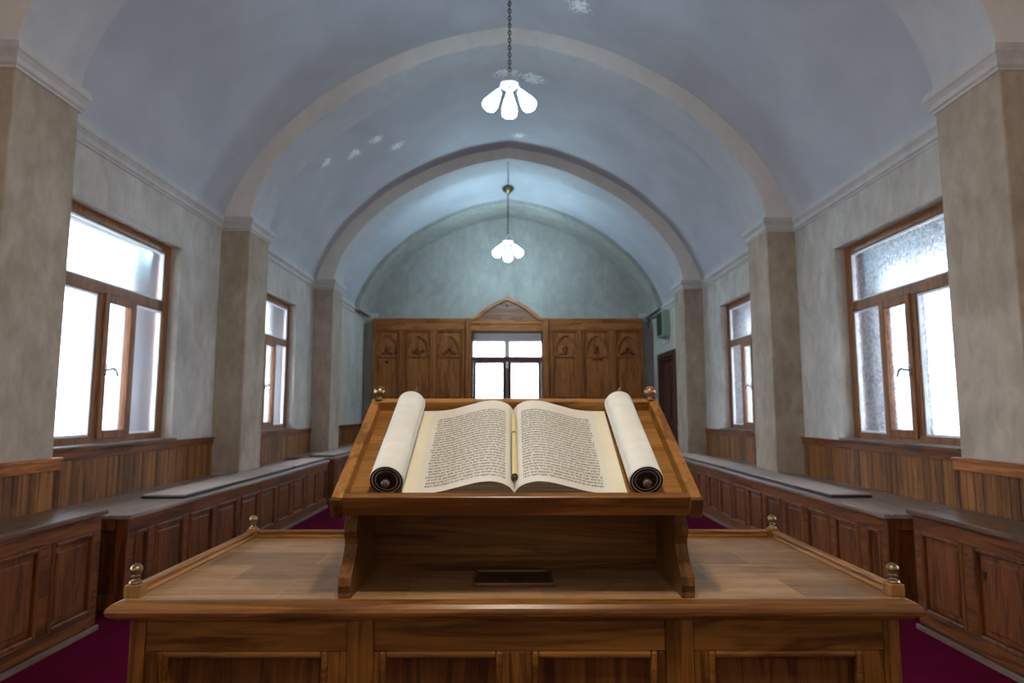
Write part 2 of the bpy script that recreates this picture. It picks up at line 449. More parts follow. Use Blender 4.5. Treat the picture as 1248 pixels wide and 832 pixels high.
# ------------------------------------------------------------------ windows
def win(n, sx, y0, y1, bumpy, mirror=False):
    root = empty('window_%d' % n, (sx * 3.11, (y0 + y1) / 2, WZ0), kind='structure')
    F = M['frameZ']; z0, z1 = WZ0, WZ1
    xa, xb = sx * 3.11, sx * 3.19
    W = y1 - y0
    # layout from the far side: frame .085 | pane | mullion | sash | mullion | pane | frame
    far = y1
    zt0, zt1 = 2.135, 2.225
    e1, e2 = far - .085 - .40, far - .085 - .40 - .085
    s1 = e2 - .31; s2 = s1 - .10
    m = MB()
    m.box(xa, xb, y0, y0 + .085, z0, z1); m.box(xa, xb, y1 - .085, y1, z0, z1)
    m.box(xa, xb, y0 + .085, y1 - .085, z0, z0 + .075); m.box(xa, xb, y0 + .085, y1 - .085, z1 - .075, z1)
    m.box(xa, xb, y0 + .085, y1 - .085, zt0, zt1)
    m.box(xa, xb, e2 + .012, e1, z0 + .075, zt0)
    m.box(xa, xb, s2, s1 - .012, z0 + .075, zt0)
    m.build('window_frame', M['frameZ'], root, bevel=.006)
    # opening sash proud of the frame
    xs0, xs1 = sx * 3.095, sx * 3.14
    s = MB(); a, b = s1 - .045, e2 + .045
    s.box(xs0, xs1, a, a + .06, z0 + .05, zt0 + .02); s.box(xs0, xs1, b - .06, b, z0 + .05, zt0 + .02)
    s.box(xs0, xs1, a + .06, b - .06, z0 + .05, z0 + .115); s.box(xs0, xs1, a + .06, b - .06, zt0 - .05, zt0 + .02)
    sash = s.build('sash', M['frameZ'], root, bevel=.006)
    h = MB(); hy = a + .03; hz = 1.56
    h.box(sx * 3.083, sx * 3.095, hy - .012, hy + .012, hz - .045, hz + .045)
    h.tube([(sx * 3.083, hy, hz), (sx * 3.05, hy, hz), (sx * 3.045, hy + .03, hz + .012), (sx * 3.047, hy + .075, hz - .002), (sx * 3.047, hy + .095, hz - .045)], .009, 8)
    h.build('handle', M['chrome'], sash)
    # white lining strips around the panes
    l = MB()
    def strip(ya, yb, za, zb):
        t = .014; xx0, xx1 = sx * 3.125, sx * 3.155
        l.box(xx0, xx1, ya, ya + t, za, zb); l.box(xx0, xx1, yb - t, yb, za, zb)
        l.box(xx0, xx1, ya + t, yb - t, za, za + t); l.box(xx0, xx1, ya + t, yb - t, zb - t, zb)
    strip(y0 + .085, y1 - .085, zt1, z1 - .075); strip(e1, y1 - .085, z0 + .075, zt0); strip(y0 + .085, s2, z0 + .075, zt0)
    l.build('glazing_bead', M['white_enamel'], root)
    g = MB(); gx0, gx1 = sx * 3.148, sx * 3.152
    g.box(gx0, gx1, y0 + .08, y1 - .08, zt1 - .005, z1 - .07)
    g.box(gx0, gx1, e1 - .005, y1 - .08, z0 + .07, zt0 + .005); g.box(gx0, gx1, y0 + .08, s2 + .005, z0 + .07, zt0 + .005)
    g.build('pane', M['glass_bumpy' if bumpy else 'glass_smooth'], root)
    g2 = MB(); g2.box(sx * 3.118, sx * 3.122, a + .055, b - .055, z0 + .11, zt0 - .045)
    g2.build('pane', M['glass_bumpy' if bumpy else 'glass_smooth'], sash)
    MB().box(sx * 2.965, sx * 3.11, y0 + .002, y1 - .002, z0 - .0, z0 + .022).build('window_sill', M['benchtop'], root, bevel=.005)
    return root
for k, (a, b) in enumerate(WIN):
    win(k * 2 + 1, -1, a, b, False); win(k * 2 + 2, 1, a, b, True)

# end window
root = empty('window_9', ((BX0 + BX1) / 2, YB, BZ0), kind='structure')
m = MB(); ya, yb = 13.16, 13.27
mx = -.035
m.box(BX0, BX0 + .03, ya, yb, BZ0, BZ1); m.box(BX1 - .03, BX1, ya, yb, BZ0, BZ1)
m.box(BX0 + .03, BX1 - .03, ya, yb, BZ1 - .03, BZ1); m.box(BX0 + .03, BX1 - .03, ya, yb, 2.255, 2.355); m.box(BX0 + .03, BX1 - .03, ya, yb, BZ0, BZ0 + .1)
m.build('window_frame', M['darkframe'], root, bevel=.006)
for a, b in ((BX0 + .035, mx - .003), (mx + .003, BX1 - .035)):
    s = MB(); t = .062; tl, tr = (t, .088) if a < -.5 else (.088, t)
    s.box(a, a + tl, ya - .02, yb - .03, BZ0 + .1, 2.252); s.box(b - tr, b, ya - .02, yb - .03, BZ0 + .1, 2.252)
    s.box(a + tl, b - tr, ya - .02, yb - .03, BZ0 + .1, BZ0 + .17); s.box(a + tl, b - tr, ya - .02, yb - .03, 2.215, 2.252)
    sash = s.build('sash', M['darkframe'], root, bevel=.006)
    MB().box(a + t - .005, b - t + .005, 13.20, 13.204, BZ0 + .165, 2.22).build('pane', M['glass_smooth'], sash)
MB().box(BX0 + .025, BX1 - .025, 13.215, 13.219, 2.35, BZ1 - .025).build('pane', M['glass_smooth'], root)
h = MB(); h.box(mx - .02, mx + .02, ya - .032, ya - .02, 2.12, 2.24); h.tube([(mx, ya - .03, 2.19), (mx, ya - .07, 2.19), (mx + .03, ya - .075, 2.15)], .011, 8)
h.build('handle', M['chrome'], root)
# pale shutter box and guide outside, behind the transom light
b = MB(); b.box(mx - .055, mx + .055, 13.62, 13.70, BZ0, 2.71); b.box(BX0, BX1, 13.56, 13.74, 2.71, BZ1 + .1)
b.build('shutter_box', M['paving'], root)

# door on the right wall near the end
root = empty('door_1', (3.05, 12.16, 0), kind='structure')
m = MB()
m.box(2.985, 3.16, 11.50, 11.60, 0, 2.36); m.box(2.985, 3.16, 12.72, 12.82, 0, 2.36); m.box(2.985, 3.16, 11.60, 12.72, 2.26, 2.36)
m.build('door_frame', M['darkframe'], root, bevel=.008)
d = MB(); d.box(3.10, 3.14, 11.61, 12.71, .01, 2.25)
for z0, z1 in ((.15, .95), (1.1, 2.1)):
    for y0, y1 in ((11.72, 12.12), (12.22, 12.6)): d.box(3.085, 3.10, y0, y1, z0, z1)
leaf = d.build('door_leaf', M['darkframe'], root, bevel=.006)
MB().tube([(3.10, 11.7, 1.05), (3.05, 11.7, 1.05), (3.045, 11.8, 1.05)], .01).build('door_handle', M['chrome'], leaf)

# ------------------------------------------------------------------ wainscot panelling
def wainscot(n, sx, y0, y1, xf, z1, side_ends=True):
    """xf: distance of the wall face it covers"""
    root = empty('trim_%d' % n, (sx * xf, (y0 + y1) / 2, 0), kind='structure')
    m = MB(); w = .066; k = math.floor(y0 / w)
    while k * w < y1 - .001:
        a = max(y0, k * w + .0018); b = min(y1, (k + 1) * w - .0018)
        if b > a: m.box(sx * (xf - .020), sx * (xf - .001), a, b, 0, z1 - .07)
        k += 1
    m.box(sx * (xf - .014), sx * (xf - .001), y0, y1, 0, z1 - .05)
    m.build('boards', M['wains'], root, bevel=.0025, seg=1)
    c = MB(); c.box(sx * (xf - .032), sx * (xf - .001), y0, y1, z1 - .075, z1 - .018)
    c.box(sx * (xf - .046), sx * (xf - .001), y0 - .0, y1, z1 - .018, z1)
    c.build('cap_rail', M['benchY'] if xf > 2.9 else M['cabY'], root, bevel=.004)
    return root
tn = 9
for sx in (-1, 1):
    for (y0, y1) in ((.68, 3.34), (3.95, 6.57), (7.13, 9.80)):
        wainscot(tn, sx, y0, y1, XW, .985); tn += 1
    wainscot(tn, sx, 3.30, 3.915, XP, .97); tn += 1
wainscot(tn, -1, 10.37, 13.28, XW, .985); tn += 1
wainscot(tn, 1, 10.37, 11.48, XW, .985); tn += 1

# ------------------------------------------------------------------ benches (storage benches with panelled fronts)
def bench(name, sx, y0, y1, h, xf, nb, label, first=None, end_panel=True, keyhole=False, notch=True):
    root = empty(name, (sx * (xf + .2), (y0 + y1) / 2, 0), label, 'bench', 'panelled benches along the walls')
    m = MB()
    xb = XP - .004 if notch else XP - .050
    m.box(sx * (xf + .028), sx * xb, y0 + .004, y1 - .004, .0, h - .03)
    m.build('body', M['benchpanel'], root)
    # front frame: rails and stiles
    f = MB(); xa, xc = sx * xf, sx * (xf + .028)
    f.box(xa, xc, y0, y1, h - .115, h - .028); f.box(xa, xc, y0, y1, .03, .11)
    L = y1 - y0; edges = []
    if first:
        edges = [y0 + .0, y0 + first]; p = (L - first) / nb
        edges += [y0 + first + p * (k + 1) for k in range(nb)]
    else: edges = [y0 + L * k / nb for k in range(nb + 1)]
    for k, e in enumerate(edges):
        a = max(y0, e - .04); b = min(y1, e + .04)
        if k == 0: b = y0 + .06
        if k == len(edges) - 1: a = y1 - .06
        f.box(xa, xc, a, b, .11, h - .115)
    f.build('front_frame', M['benchY'], root, bevel=.005)
    for k in range(len(edges) - 1):
        a, b = edges[k] + (.06 if k == 0 else .04), edges[k + 1] - (.06 if k == len(edges) - 2 else .04)
        d = MB(); t = .022
        x0, x1 = sx * (xf - .008), sx * (xf + .027)
        d.box(x0, x1, a, a + t, .11, h - .115); d.box(x0, x1, b - t, b, .11, h - .115)
        d.box(x0, x1, a + t, b - t, .11, .11 + t); d.box(x0, x1, a + t, b - t, h - .115 - t, h - .115)
        d.box(sx * (xf + .014), x1, a + t, b - t, .11 + t, h - .115 - t)
        # raised field
        if b - a > .18: d.box(sx * (xf + .004), x1, a + t + .03, b - t - .03, .11 + t + .03, h - .115 - t - .03)
        o = d.build('panel', M['benchpanel'], root, bevel=.008, seg=1)
        if keyhole and k == len(edges) - 3:
            q = MB(); yy = b - .07
            q.tube([(sx * (xf - .0015), yy, h - .235), (sx * (xf + .006), yy, h - .235)], .012, 10)
            q.box(sx * (xf - .0015), sx * (xf + .006), yy - .005, yy + .005, h - .262, h - .235)
            q.build('keyhole', M['cushion_edge'], o)
    if end_panel:
        e = MB(); ye = y0
        e.box(sx * xf, sx * (xf + .07), ye - .02, ye + .003, .03, h - .028); e.box(sx * (xb - .07), sx * xb, ye - .02, ye + .003, .03, h - .028)
        e.box(sx * (xf + .07), sx * (xb - .07), ye - .02, ye + .003, h - .1, h - .028); e.box(sx * (xf + .07), sx * (xb - .07), ye - .02, ye + .003, .03, .12)
        e.build('end_frame', M['benchZ'], root, bevel=.004)
    # top, notched round the pilasters
    t = MB(); ov = .022
    poly = [(xf - ov, y0 - .03), (xf - ov, y1 + (.0 if notch else .03))]
    y = y1 + (.0 if notch else .03)
    if notch:
        pts = []; xw = XW - .024
        segs = [(a - .008, b + .008) for a, b in PIL if b + .008 > y0 and a - .008 < y1]
        cur = y; back = []
        for a, b in reversed(segs):
            if b < cur: back += [(xw, cur), (xw, b), (XP - .006, b), (XP - .006, max(a, y0 - .03))]
            else: back += [(XP - .006, cur), (XP - .006, a)]
            cur = a
        if cur > y0 - .03: back += [(xw, cur), (xw, y0 - .03)]
        poly += back
    else: poly += [(xb + .022, y), (xb + .022, y0 - .03)]
    t.prism(poly, h - .028, h, lambda p, q, a: (sx * p, q, a))
    t.build('seat_top', M['benchtop_glare' if notch else 'benchtop'], root, bevel=.006)
    p = MB(); p.box(sx * (xf - .022), sx * (xf + .0), y0 - .01, y1, 0, .030); p.build('plinth', M['plinth'], root, bevel=.004)
    return root
bench('wall_bench', -1, .75, 3.84, .672, 2.375, 7, 'near left panelled wooden bench, first to the left of the table', end_panel=False, notch=False)
bench('wall_bench', 1, .75, 3.84, .672, 2.375, 7, 'near right panelled bench with a small dark keyhole, first to the right of the table', end_panel=False, keyhole=True, notch=False)
bench('wall_bench', -1, 4.10, 8.50, .606, 2.362, 9, 'long left panelled bench carrying two dark pads, below the left windows', first=.26)
bench('wall_bench', 1, 4.10, 9.40, .606, 2.362, 12, 'long right panelled bench carrying two dark pads, below the right windows', first=.26)
bench('wall_bench', -1, 8.72, 12.9, .625, 2.33, 8, 'far left dark bench beyond the long one, half hidden by the lectern')

def pad(sx, y0, y1, z, xf, label, xb=2.695, d=.030):
    root = empty('seat_pad', (sx * (xf + xb) / 2, (y0 + y1) / 2, z), label, 'seat pad', 'dark pads on the long benches')
    MB().box(sx * xf, sx * xb, y0, y1, z + .001, z + d * .6).build('pad_base', M['cushion_edge'], root, bevel=.006)
    MB().box(sx * (xf + .006), sx * (xb - .006), y0 + .012, y1 - .006, z + d * .6, z + d).build('pad_cover', M['cushion'], root, bevel=.006)
pad(-1, 4.80, 7.22, .606, 2.385, 'nearer grey-brown seat pad on the long left bench')
pad(-1, 7.27, 8.46, .606, 2.385, 'farther grey-brown seat pad on the long left bench, end against the nearer pad')
pad(1, 4.82, 7.22, .606, 2.385, 'nearer dark seat pad on the long right bench')
pad(1, 7.28, 9.36, .606, 2.385, 'farther dark seat pad on the long right bench, end against the nearer pad')
pad(-1, 8.78, 12.85, .625, 2.36, 'grey seat pad on the far left bench beyond the long one')

# ------------------------------------------------------------------ panelled cabinets on the end wall
def arch_pts(cx, w, z0, h, n=10):
    """pointed arch outline from left foot to right foot"""
    L = []
    for k in range(n + 1):
        t = k / n
        L.append((cx - w / 2 * math.cos(t * PI / 2) ** .8 if k < n else cx, z0 + h * (math.sin(t * PI / 2) ** 1.0)))
    # sharpen the tip
    L = [(x, z + .10 * h * max(0, 1 - abs(x - cx) / (w * .3))) for x, z in L]
    return L + [(2 * cx - x, z) for x, z in reversed(L[:-1])]
def cabinet(x0, x1, label, style):
    root = empty('panelled_cabinet', ((x0 + x1) / 2, 13.2, 0), label, 'cabinet', 'panelled cabinets on the end wall')
    yf = 13.10; zt = 3.14
    MB().box(x0, x1, yf + .03, YB - .004, 0, zt - .02).build('body', M['cabZ'], root)
    c = MB(); c.box(x0 - .012, x1 + .012, yf - .012, YB - .004, zt - .035, zt); c.box(x0, x1, yf - .0, yf + .03, zt - .24, zt - .036)
    c.box(x0, x1, yf - .012, yf + .03, zt - .085, zt - .06); c.box(x0, x1, yf - .008, yf + .03, zt - .235, zt - .215)
    c.build('cornice', M['cabX'], root, bevel=.005)
    n = 3; p = (x1 - x0) / n
    f = MB()
    for k in range(n + 1):
        xx = x0 + p * k; a, b = max(x0, xx - .055), min(x1, xx + .055)
        f.box(a, b, yf, yf + .03, 0, zt - .24); f.box((a + b) / 2 - .018, (a + b) / 2 + .018, yf - .012, yf, 0, zt - .24)
    f.box(x0, x1, yf, yf + .029, 0, .12); 
    f.build('front_frame', M['cabZ'], root, bevel=.005)
    for k in range(n):
        a, b = x0 + p * k + .058, x0 + p * (k + 1) - .058; cx = (a + b) / 2; w = b - a
        d = MB(); yy0, yy1 = yf + .022, yf + .036
        d.box(a, b, yy0, yy1, .12, zt - .25)
        t = .02
        d.box(a, a + t, yf - .016, yy0, .12, zt - .25); d.box(b - t, b, yf - .016, yy0, .12, zt - .25)
        d.box(a + t, b - t, yf - .016, yy0, zt - .25 - t, zt - .25); d.box(a + t, b - t, yf - .016, yy0, .95, 1.0)
        d.box(a + t, b - t, yf - .0, yy0, 2.335, 2.375)
        d.box(a + t, b - t, yf - .0, yy0, 1.52, 1.55)
        door = d.build('door', M['cabZ'], root, bevel=.004)
        zb, hh = 2.385, .40
        pts = arch_pts(cx, w - .06, zb, hh)
        inn = arch_pts(cx, w - .12, zb, hh - .04)
        poly = pts + inn[::-1]
        sp = MB()
        for i in range(len(pts) - 1):
            q = [pts[i], pts[i + 1], inn[i + 1], inn[i]]
            sp.prism(q, yf - .012, yy0 + .001, lambda a_, b_, c_: (a_, c_, b_))
        sp.build('arch_moulding', M['cabX'], door)
        # carved ornament standing on the sill of the arch
        st = style[k]
        def lobe(x, z, rx, rz, ry=.02):
            cv = MB(); cv.lathe([(max(1e-4, math.sin(PI * i / 8)), -math.cos(PI * i / 8)) for i in range(9)], lambda u, v_, h_: (x + u * rx, yy0 - .002 + v_ * ry, z + h_ * rz), 12); cv.build('carving', M['benchX'], door)
        if st == 0:
            lobe(cx - .02, zb + .085, .055, .075); lobe(cx - .085, zb + .03, .045, .03); lobe(cx + .07, zb + .03, .05, .03); lobe(cx - .02, zb - .14, .05, .03)
        elif st == 1:
            for j, (dx, dz, r) in enumerate([(-.09, .06, .05), (-.03, .10, .05), (.03, .06, .045), (.09, .085, .045), (.0, .03, .06)]): lobe(cx + dx, zb + dz, r, r * .9)
        elif st == 2:
            for dx, dz, r in [(0, .12, .05), (-.06, .06, .045), (.06, .06, .045), (-.12, .02, .03), (.12, .02, .03)]: lobe(cx + dx, zb + dz, r, r)
        elif st == 3:
            lobe(cx, zb + .13, .06, .06); lobe(cx, zb + .05, .05, .06); lobe(cx - .09, zb + .02, .05, .025)
        else:
            lobe(cx, zb + .13, .055, .06); lobe(cx, zb + .055, .06, .04); lobe(cx, zb - .02, .14, .03); lobe(cx - .06, zb - .09, .05, .025); lobe(cx + .07, zb - .09, .06, .025)
    return root
cabinet(-2.795, -.905, 'carved panelled wooden cabinet on the end wall, left of the bright window', [0, 1, 2])
cabinet(.845, 2.765, 'carved panelled wooden cabinet on the end wall, right of the bright window', [3, 4, 2])

root = empty('window_surround', (-.03, 13.2, 0), 'carved wooden surround with pointed arched top framing the end window', 'surround')
yf = 13.07
for a, b in ((-.89, -.768), (.703, .83)):
    q = MB(); q.box(a, b, yf, YB - .004, 0, 3.15); q.box(a + .03, b - .03, yf - .015, yf, .1, 3.05)
    q.build('post', M['cabZ'], root, bevel=.008)
q = MB(); q.box(-.766, .701, yf + .01, YB - .004, 2.872, 3.10); q.box(-.766, .701, yf - .012, yf + .01, 3.02, 3.055); q.box(-.766, .701, yf - .005, yf + .01, 2.88, 2.90)
q.build('lintel', M['cabX'], root, bevel=.006)
cx = -.03; gz = 3.10
G = [(.80, 0), (.70, .045), (.60, .125), (.50, .215), (.38, .30), (.25, .375), (.12, .435), (0, .49)]
G = dense(G, 4)
out = [(cx - x, gz + z) for x, z in G] + [(cx + x, gz + z) for x, z in G[-2::-1]]
inn = [(cx - x * .86, gz + z * .86 - .005) for x, z in G] + [(cx + x * .86, gz + z * .86 - .005) for x, z in G[-2::-1]]
MB().prism(inn, yf + .03, YB - .004, lambda a, b, c: (a, c, b)).build('tympanum', M['tymp'], root)
am = MB()
for i in range(len(out) - 1):
    am.prism([out[i], out[i + 1], inn[i + 1], inn[i]], yf - .015, YB - .004, lambda a, b, c: (a, c, b))
am.build('arch_moulding', M['cabX'], root)
bo = MB(); bo.lathe([(.001, -.02), (.022, -.016), (.03, 0), (.02, .02), (.001, .025)], lambda u, v, h: (cx, 0, gz + .31) and (cx + u, yf + .03 - h, gz + .31 + v), 14)
bo.build('boss', M['benchX'], root)

# ------------------------------------------------------------------ things high on the right wall
root = empty('wall_box', (3.018, 12.06, 2.63), 'pale green box with dark front panel fixed high on the right wall above the door', 'wall box')
MB().box(2.87, 3.018, 11.85, 12.28, 2.63, 3.13).build('casing', M['unit_green'], root, bevel=.012)
g = MB(); g.box(2.858, 2.871, 11.88, 12.25, 2.67, 3.09)
for k in range(9): g.box(2.852, 2.859, 11.90, 12.23, 2.70 + k * .042, 2.715 + k * .042)
g.build('grille', M['unit_dark'], root)
root = empty('spot_lamp', (3.018, 12.5, 3.1), 'small dark green lamp on a bracket arm beside the end wall', 'lamp')
a = MB(); a.box(3.0, 3.018, 12.44, 12.56, 3.04, 3.15); a.tube([(3.0, 12.5, 3.11), (2.90, 12.5, 3.08), (2.77, 12.5, 3.02)], .014)
a.build('arm', M['lamp_green'], root)
h = MB(); h.lathe([(.025, .06), (.045, .05), (.055, 0), (.075, -.05), (.07, -.052), (.02, -.02)], lambda u, v, h: (2.73 + u * .8 - h * .3, 12.48 + v, 3.02 + h), 14)
h.tube([(2.75, 12.5, 2.99), (2.755, 12.5, 2.85)], .018, 8)
h.build('lamp_head', M['lamp_green'], root)
root = MB().box(3.0, 3.018, 11.95, 12.42, 2.53, 2.585).build('wall_plate', M['white_enamel'], bevel=.006)
tag(root, 'small white plate on the right wall between green box and door', 'plate')

# ------------------------------------------------------------------ table
TZ = .83; TC = .016
root = empty('reading_table', (TC, 1.83, 0), 'large honey-brown wooden table with a low rail and ball finials, carrying the lectern', 'table')
hw = .868
MB().box(TC - hw, TC + hw, 1.486, 2.215, TZ - .018, TZ).build('tabletop', M['top'], root)
# rounded nosing round the edge
NP = [(0, 0), (.010, -.001), (.022, -.005), (.029, -.012), (.031, -.020), (.029, -.028), (.022, -.034), (.016, -.036), (.014, -.040), (.004, -.043), (-.01, -.043), (-.01, -.019), (0, -.019)]
def ring(x0, x1, y0, y1, prof, z, name, mat):
    m = MB(); c = [(x0, y0, -1, -1), (x1, y0, 1, -1), (x1, y1, 1, 1), (x0, y1, -1, 1)]; P = len(prof)
    vs = [(x + sx * d, y + sy * d, z + e) for x, y, sx, sy in c for d, e in prof]
    fs = []
    for i in range(4):
        for j in range(P):
            k = (j + 1) % P; n_ = (i + 1) % 4
            fs.append((i * P + j, i * P + k, n_ * P + k, n_ * P + j))
    m.add(vs, fs); return m
ring(TC - hw, TC + hw, 1.486, 2.215, NP, TZ, '', None).build('edge_moulding', M['edgewood'], root)
# body
bx0, bx1, by0, by1 = TC - hw + .014, TC + hw - .014, 1.482, 2.20
MB().box(bx0 + .022, bx1 - .022, by0 + .024, by1 - .02, 0, TZ - .045).build('body', M['oakdark'], root)
f = MB(); zt, zr = TZ - .043, .66
for a, b, e, g in ((bx0, bx0 + .035, .003, .03), (bx1 - .035, bx1, .003, .03), (-.357, -.299, .004, .022), (.349, .410, .004, .022)):
    MB().box(a, b, by0 - e, by0 + g, 0, zt).build('front_post', M['oakZ'], root, bevel=.003)
PX = [(bx0 + .035, -.357), (-.299, .024), (.024, .349), (.410, bx1 - .035)]
PN = [(-.765, -.400), (-.285, -.014), (.052, .330), (.444, .785)]
zrt = .720
for a, b in ((bx0 + .035, -.357), (-.299, .349), (.410, bx1 - .035)):
    MB().box(a, b, by0, by0 + .022, zrt, zt).build('front_rail', M['oakX'], root, bevel=.003)
    MB().box(a, b, by0, by0 + .022, .02, .13).build('front_rail', M['oakX'], root, bevel=.003)
for (a, b), (c, d) in zip(PX, PN):
    for e, g in ((a, c), (d, b)):
        MB().box(e, g, by0 + .001, by0 + .022, .13, zrt).build('front_stile', M['oakZ'], root, bevel=.003)
for c, d in PN:
    q = MB(); t = .014
    q.box(c, c + t, by0 - .004, by0 + .02, .13, zrt); q.box(d - t, d, by0 - .004, by0 + .02, .13, zrt)
    q.box(c + t, d - t, by0 - .004, by0 + .02, zrt - t, zrt); q.box(c + t, d - t, by0 - .004, by0 + .02, .13, .13 + t)
    pm = q.build('panel_moulding', M['oakX'], root, bevel=.005)
    MB().box(c + t - .002, d - t + .002, by0 + .014, by0 + .026, .14, zrt - t + .002).build('panel', M['oakdark'], pm)
for sx_, x in ((-1, bx0), (1, bx1)):
    q = MB(); x1 = x - sx_ * .022
    for a, b in ((by0 + .03, by0 + .1), (1.80, 1.88), (by1 - .08, by1)): q.box(x, x1, a, b, 0, zt)
    for a, b in ((by0 + .1, 1.80), (1.88, by1 - .08)):
        q.box(x, x1, a, b, zrt, zt); q.box(x, x1, a, b, .02, .13)
    q.build('side_frame', M['oakZ'], root, bevel=.003)
MB().box(bx0 + .02, bx1 - .02, by1 - .02, by1, 0, zt).build('rear_board', M['oakX'], root)
# low rail with finial blocks
RP = [(-.012, 0), (-.012, .006), (-.008, .009), (-.008, .015), (-.011, .018), (-.009, .024), (.009, .024), (.011, .018), (.008, .015), (.008, .009), (.012, .006), (.012, 0)]
xl, xr, yf_, yb_ = TC - .866, TC + .866, 1.514, 2.190
def railseg(p0, p1, mat):
    d = Vector((p1[0] - p0[0], p1[1] - p0[1], 0)); L = d.length; d.normalize(); nn = Vector((-d.y, d.x, 0))
    o = Vector((p0[0], p0[1], TZ))
    m = MB(); m.prism([(a, b) for a, b in RP], 0, L, lambda a, b, c: o + nn * a + Vector((0, 0, b)) + d * c)
    return m.build('gallery_rail', mat, root, bevel=.0015)
railseg((xl, yf_ + .02), (xl, yb_ - .02), M['railY']); railseg((xr, yf_ + .02), (xr, yb_ - .02), M['railY']); railseg((xl + .02, yb_), (xr - .02, yb_), M['railX'])
FP = [(.0185, 0), (.020, .004), (.018, .008), (.010, .011), (.0085, .016), (.014, .019), (.0145, .022), (.009, .025), (.0085, .027), (.015, .031), (.0185, .038), (.0195, .044), (.0175, .051), (.012, .057), (.006, .060), (.003, .062), (.0005, .0635)]
for k, (x, y) in enumerate(((xl, yf_), (xr, yf_), (xl, yb_), (xr, yb_))):
    q = MB(); q.box(x - .017, x + .017, y - .017, y + .017, TZ, TZ + .028)
    bl = q.build('finial_block', M['block'], root, bevel=.003)
    s_ = .72
    fm = MB(); fm.lathe([(a * s_, b * s_) for a, b in FP], lambda u, v, h: (x + u, y + v, TZ + .028 + h), 20)
    fm.build('finial', M['brass'], bl)

# ------------------------------------------------------------------ lectern
A = math.radians(28.6); CA, SA = math.cos(A), math.sin(A)
LX = .018
V = Vector((0, CA, SA)); W = Vector((0, -SA, CA))
O = Vector((LX, 1.454, 1.0576)) - W * .05
def T(u, v, w): return O + Vector((u, 0, 0)) + V * v + W * w
root = empty('lectern', (LX, 1.62, TZ), 'sloping wooden lectern with raised rim and scrolled side brackets on the table', 'lectern')
HW = .414; TL = .476; HR = .05
MB().box(-HW + .01, HW - .01, .01, TL - .01, .004, .020, T).build('tray_board', M['tray'], root)
MB().box(-HW + .026, HW - .026, 0, .020, 0, HR, T).build('front_rail', M['edgewood'], root, bevel=.003)
MB().box(-HW + .024, HW - .024, TL - .022, TL, 0, HR, T).build('back_rail', M['railX'], root, bevel=.003)
for s_ in (-1, 1):
    MB().box(s_ * (HW - .026), s_ * HW, .0, TL, 0, HR, T).build('side_rail', M['railY'], root, bevel=.003)
    MB().box(s_ * (HW - .024), s_ * (HW + .004), -.004, .0, -.003, HR - .004, T).build('corner_cap', M['bracket'], root, bevel=.002)
    # finial at the back corner
    c = T(s_ * (HW - .022), TL - .012, HR)
    fm = MB(); k_ = .016
    fm.lathe([(.008, 0), (.012, .003), (.006, .006), (.006, .010), (.011, .014), (k_, .021), (.0165, .027), (.0145, .034), (.009, .040), (.0005, .043)], lambda u, v, h: (c.x + u, c.y + v, c.z - .002 + h), 20)
    fm.build('finial', M['brass'] if s_ < 0 else M['copper'], root)
    # scrolled bracket
    zu = lambda y: 1.0576 - .05 * CA + (y - 1.454 - .05 * SA) * math.tan(A) - .0035
    pf = [(1.505, .835), (1.492, .842), (1.487, .858), (1.490, .876), (1.500, .886), (1.516, .900), (1.534, .920), (1.543, .938), (1.541, .952), (1.532, .960), (1.529, .972), (1.535, .986), (1.546, .994), (1.553, 1.004),
          (1.549, 1.016), (1.530, 1.028), (1.513, 1.034)]
    pf = [(1.490, TZ)] + pf[1:]
    poly = pf + [(1.508, zu(1.508)), (1.765, zu(1.765)), (1.765, TZ)]
    x0 = LX + s_ * .372; x1 = LX + s_ * .402
    MB().prism(poly, x0, x1, lambda p, q, a: (a, p, q)).build('side_bracket', M['bracket'], root, bevel=.003)
MB().box(LX - .372, LX + .372, 1.742, 1.764, TZ, zu(1.742)).build('back_panel', M['oakX'], root)

# plaque lying on the table
root = empty('plaque', (.013, 1.645, TZ), 'small dark rectangular plaque on the table under the lectern', 'plaque')
a, b, c, d = -.086, .110, 1.583, 1.715
MB().box(a + .006, b - .006, c + .006, d - .006, TZ + .0005, TZ + .005).build('plate', M['plaque'], root)
q = MB(); t = .008
q.box(a, a + t, c, d, TZ + .0005, TZ + .010); q.box(b - t, b, c, d, TZ + .0005, TZ + .010); q.box(a + t, b - t, c, c + t, TZ + .0005, TZ + .010); q.box(a + t, b - t, d - t, d, TZ + .0005, TZ + .010)
q.build('rim', M['plaque_rim'], root, bevel=.002)
q = MB()
for k, (x, w, h_) in enumerate([(-.012, .008, .034), (.003, .009, .026), (.017, .008, .034), (.030, .006, .022)]):
    q.box(x, x + w, 1.632, 1.632 + h_, TZ + .005, TZ + .0065); q.box(x - .002, x + w, 1.632 + h_ - .006, 1.632 + h_, TZ + .005, TZ + .0066)
q.build('relief', M['cushion_edge'], root)

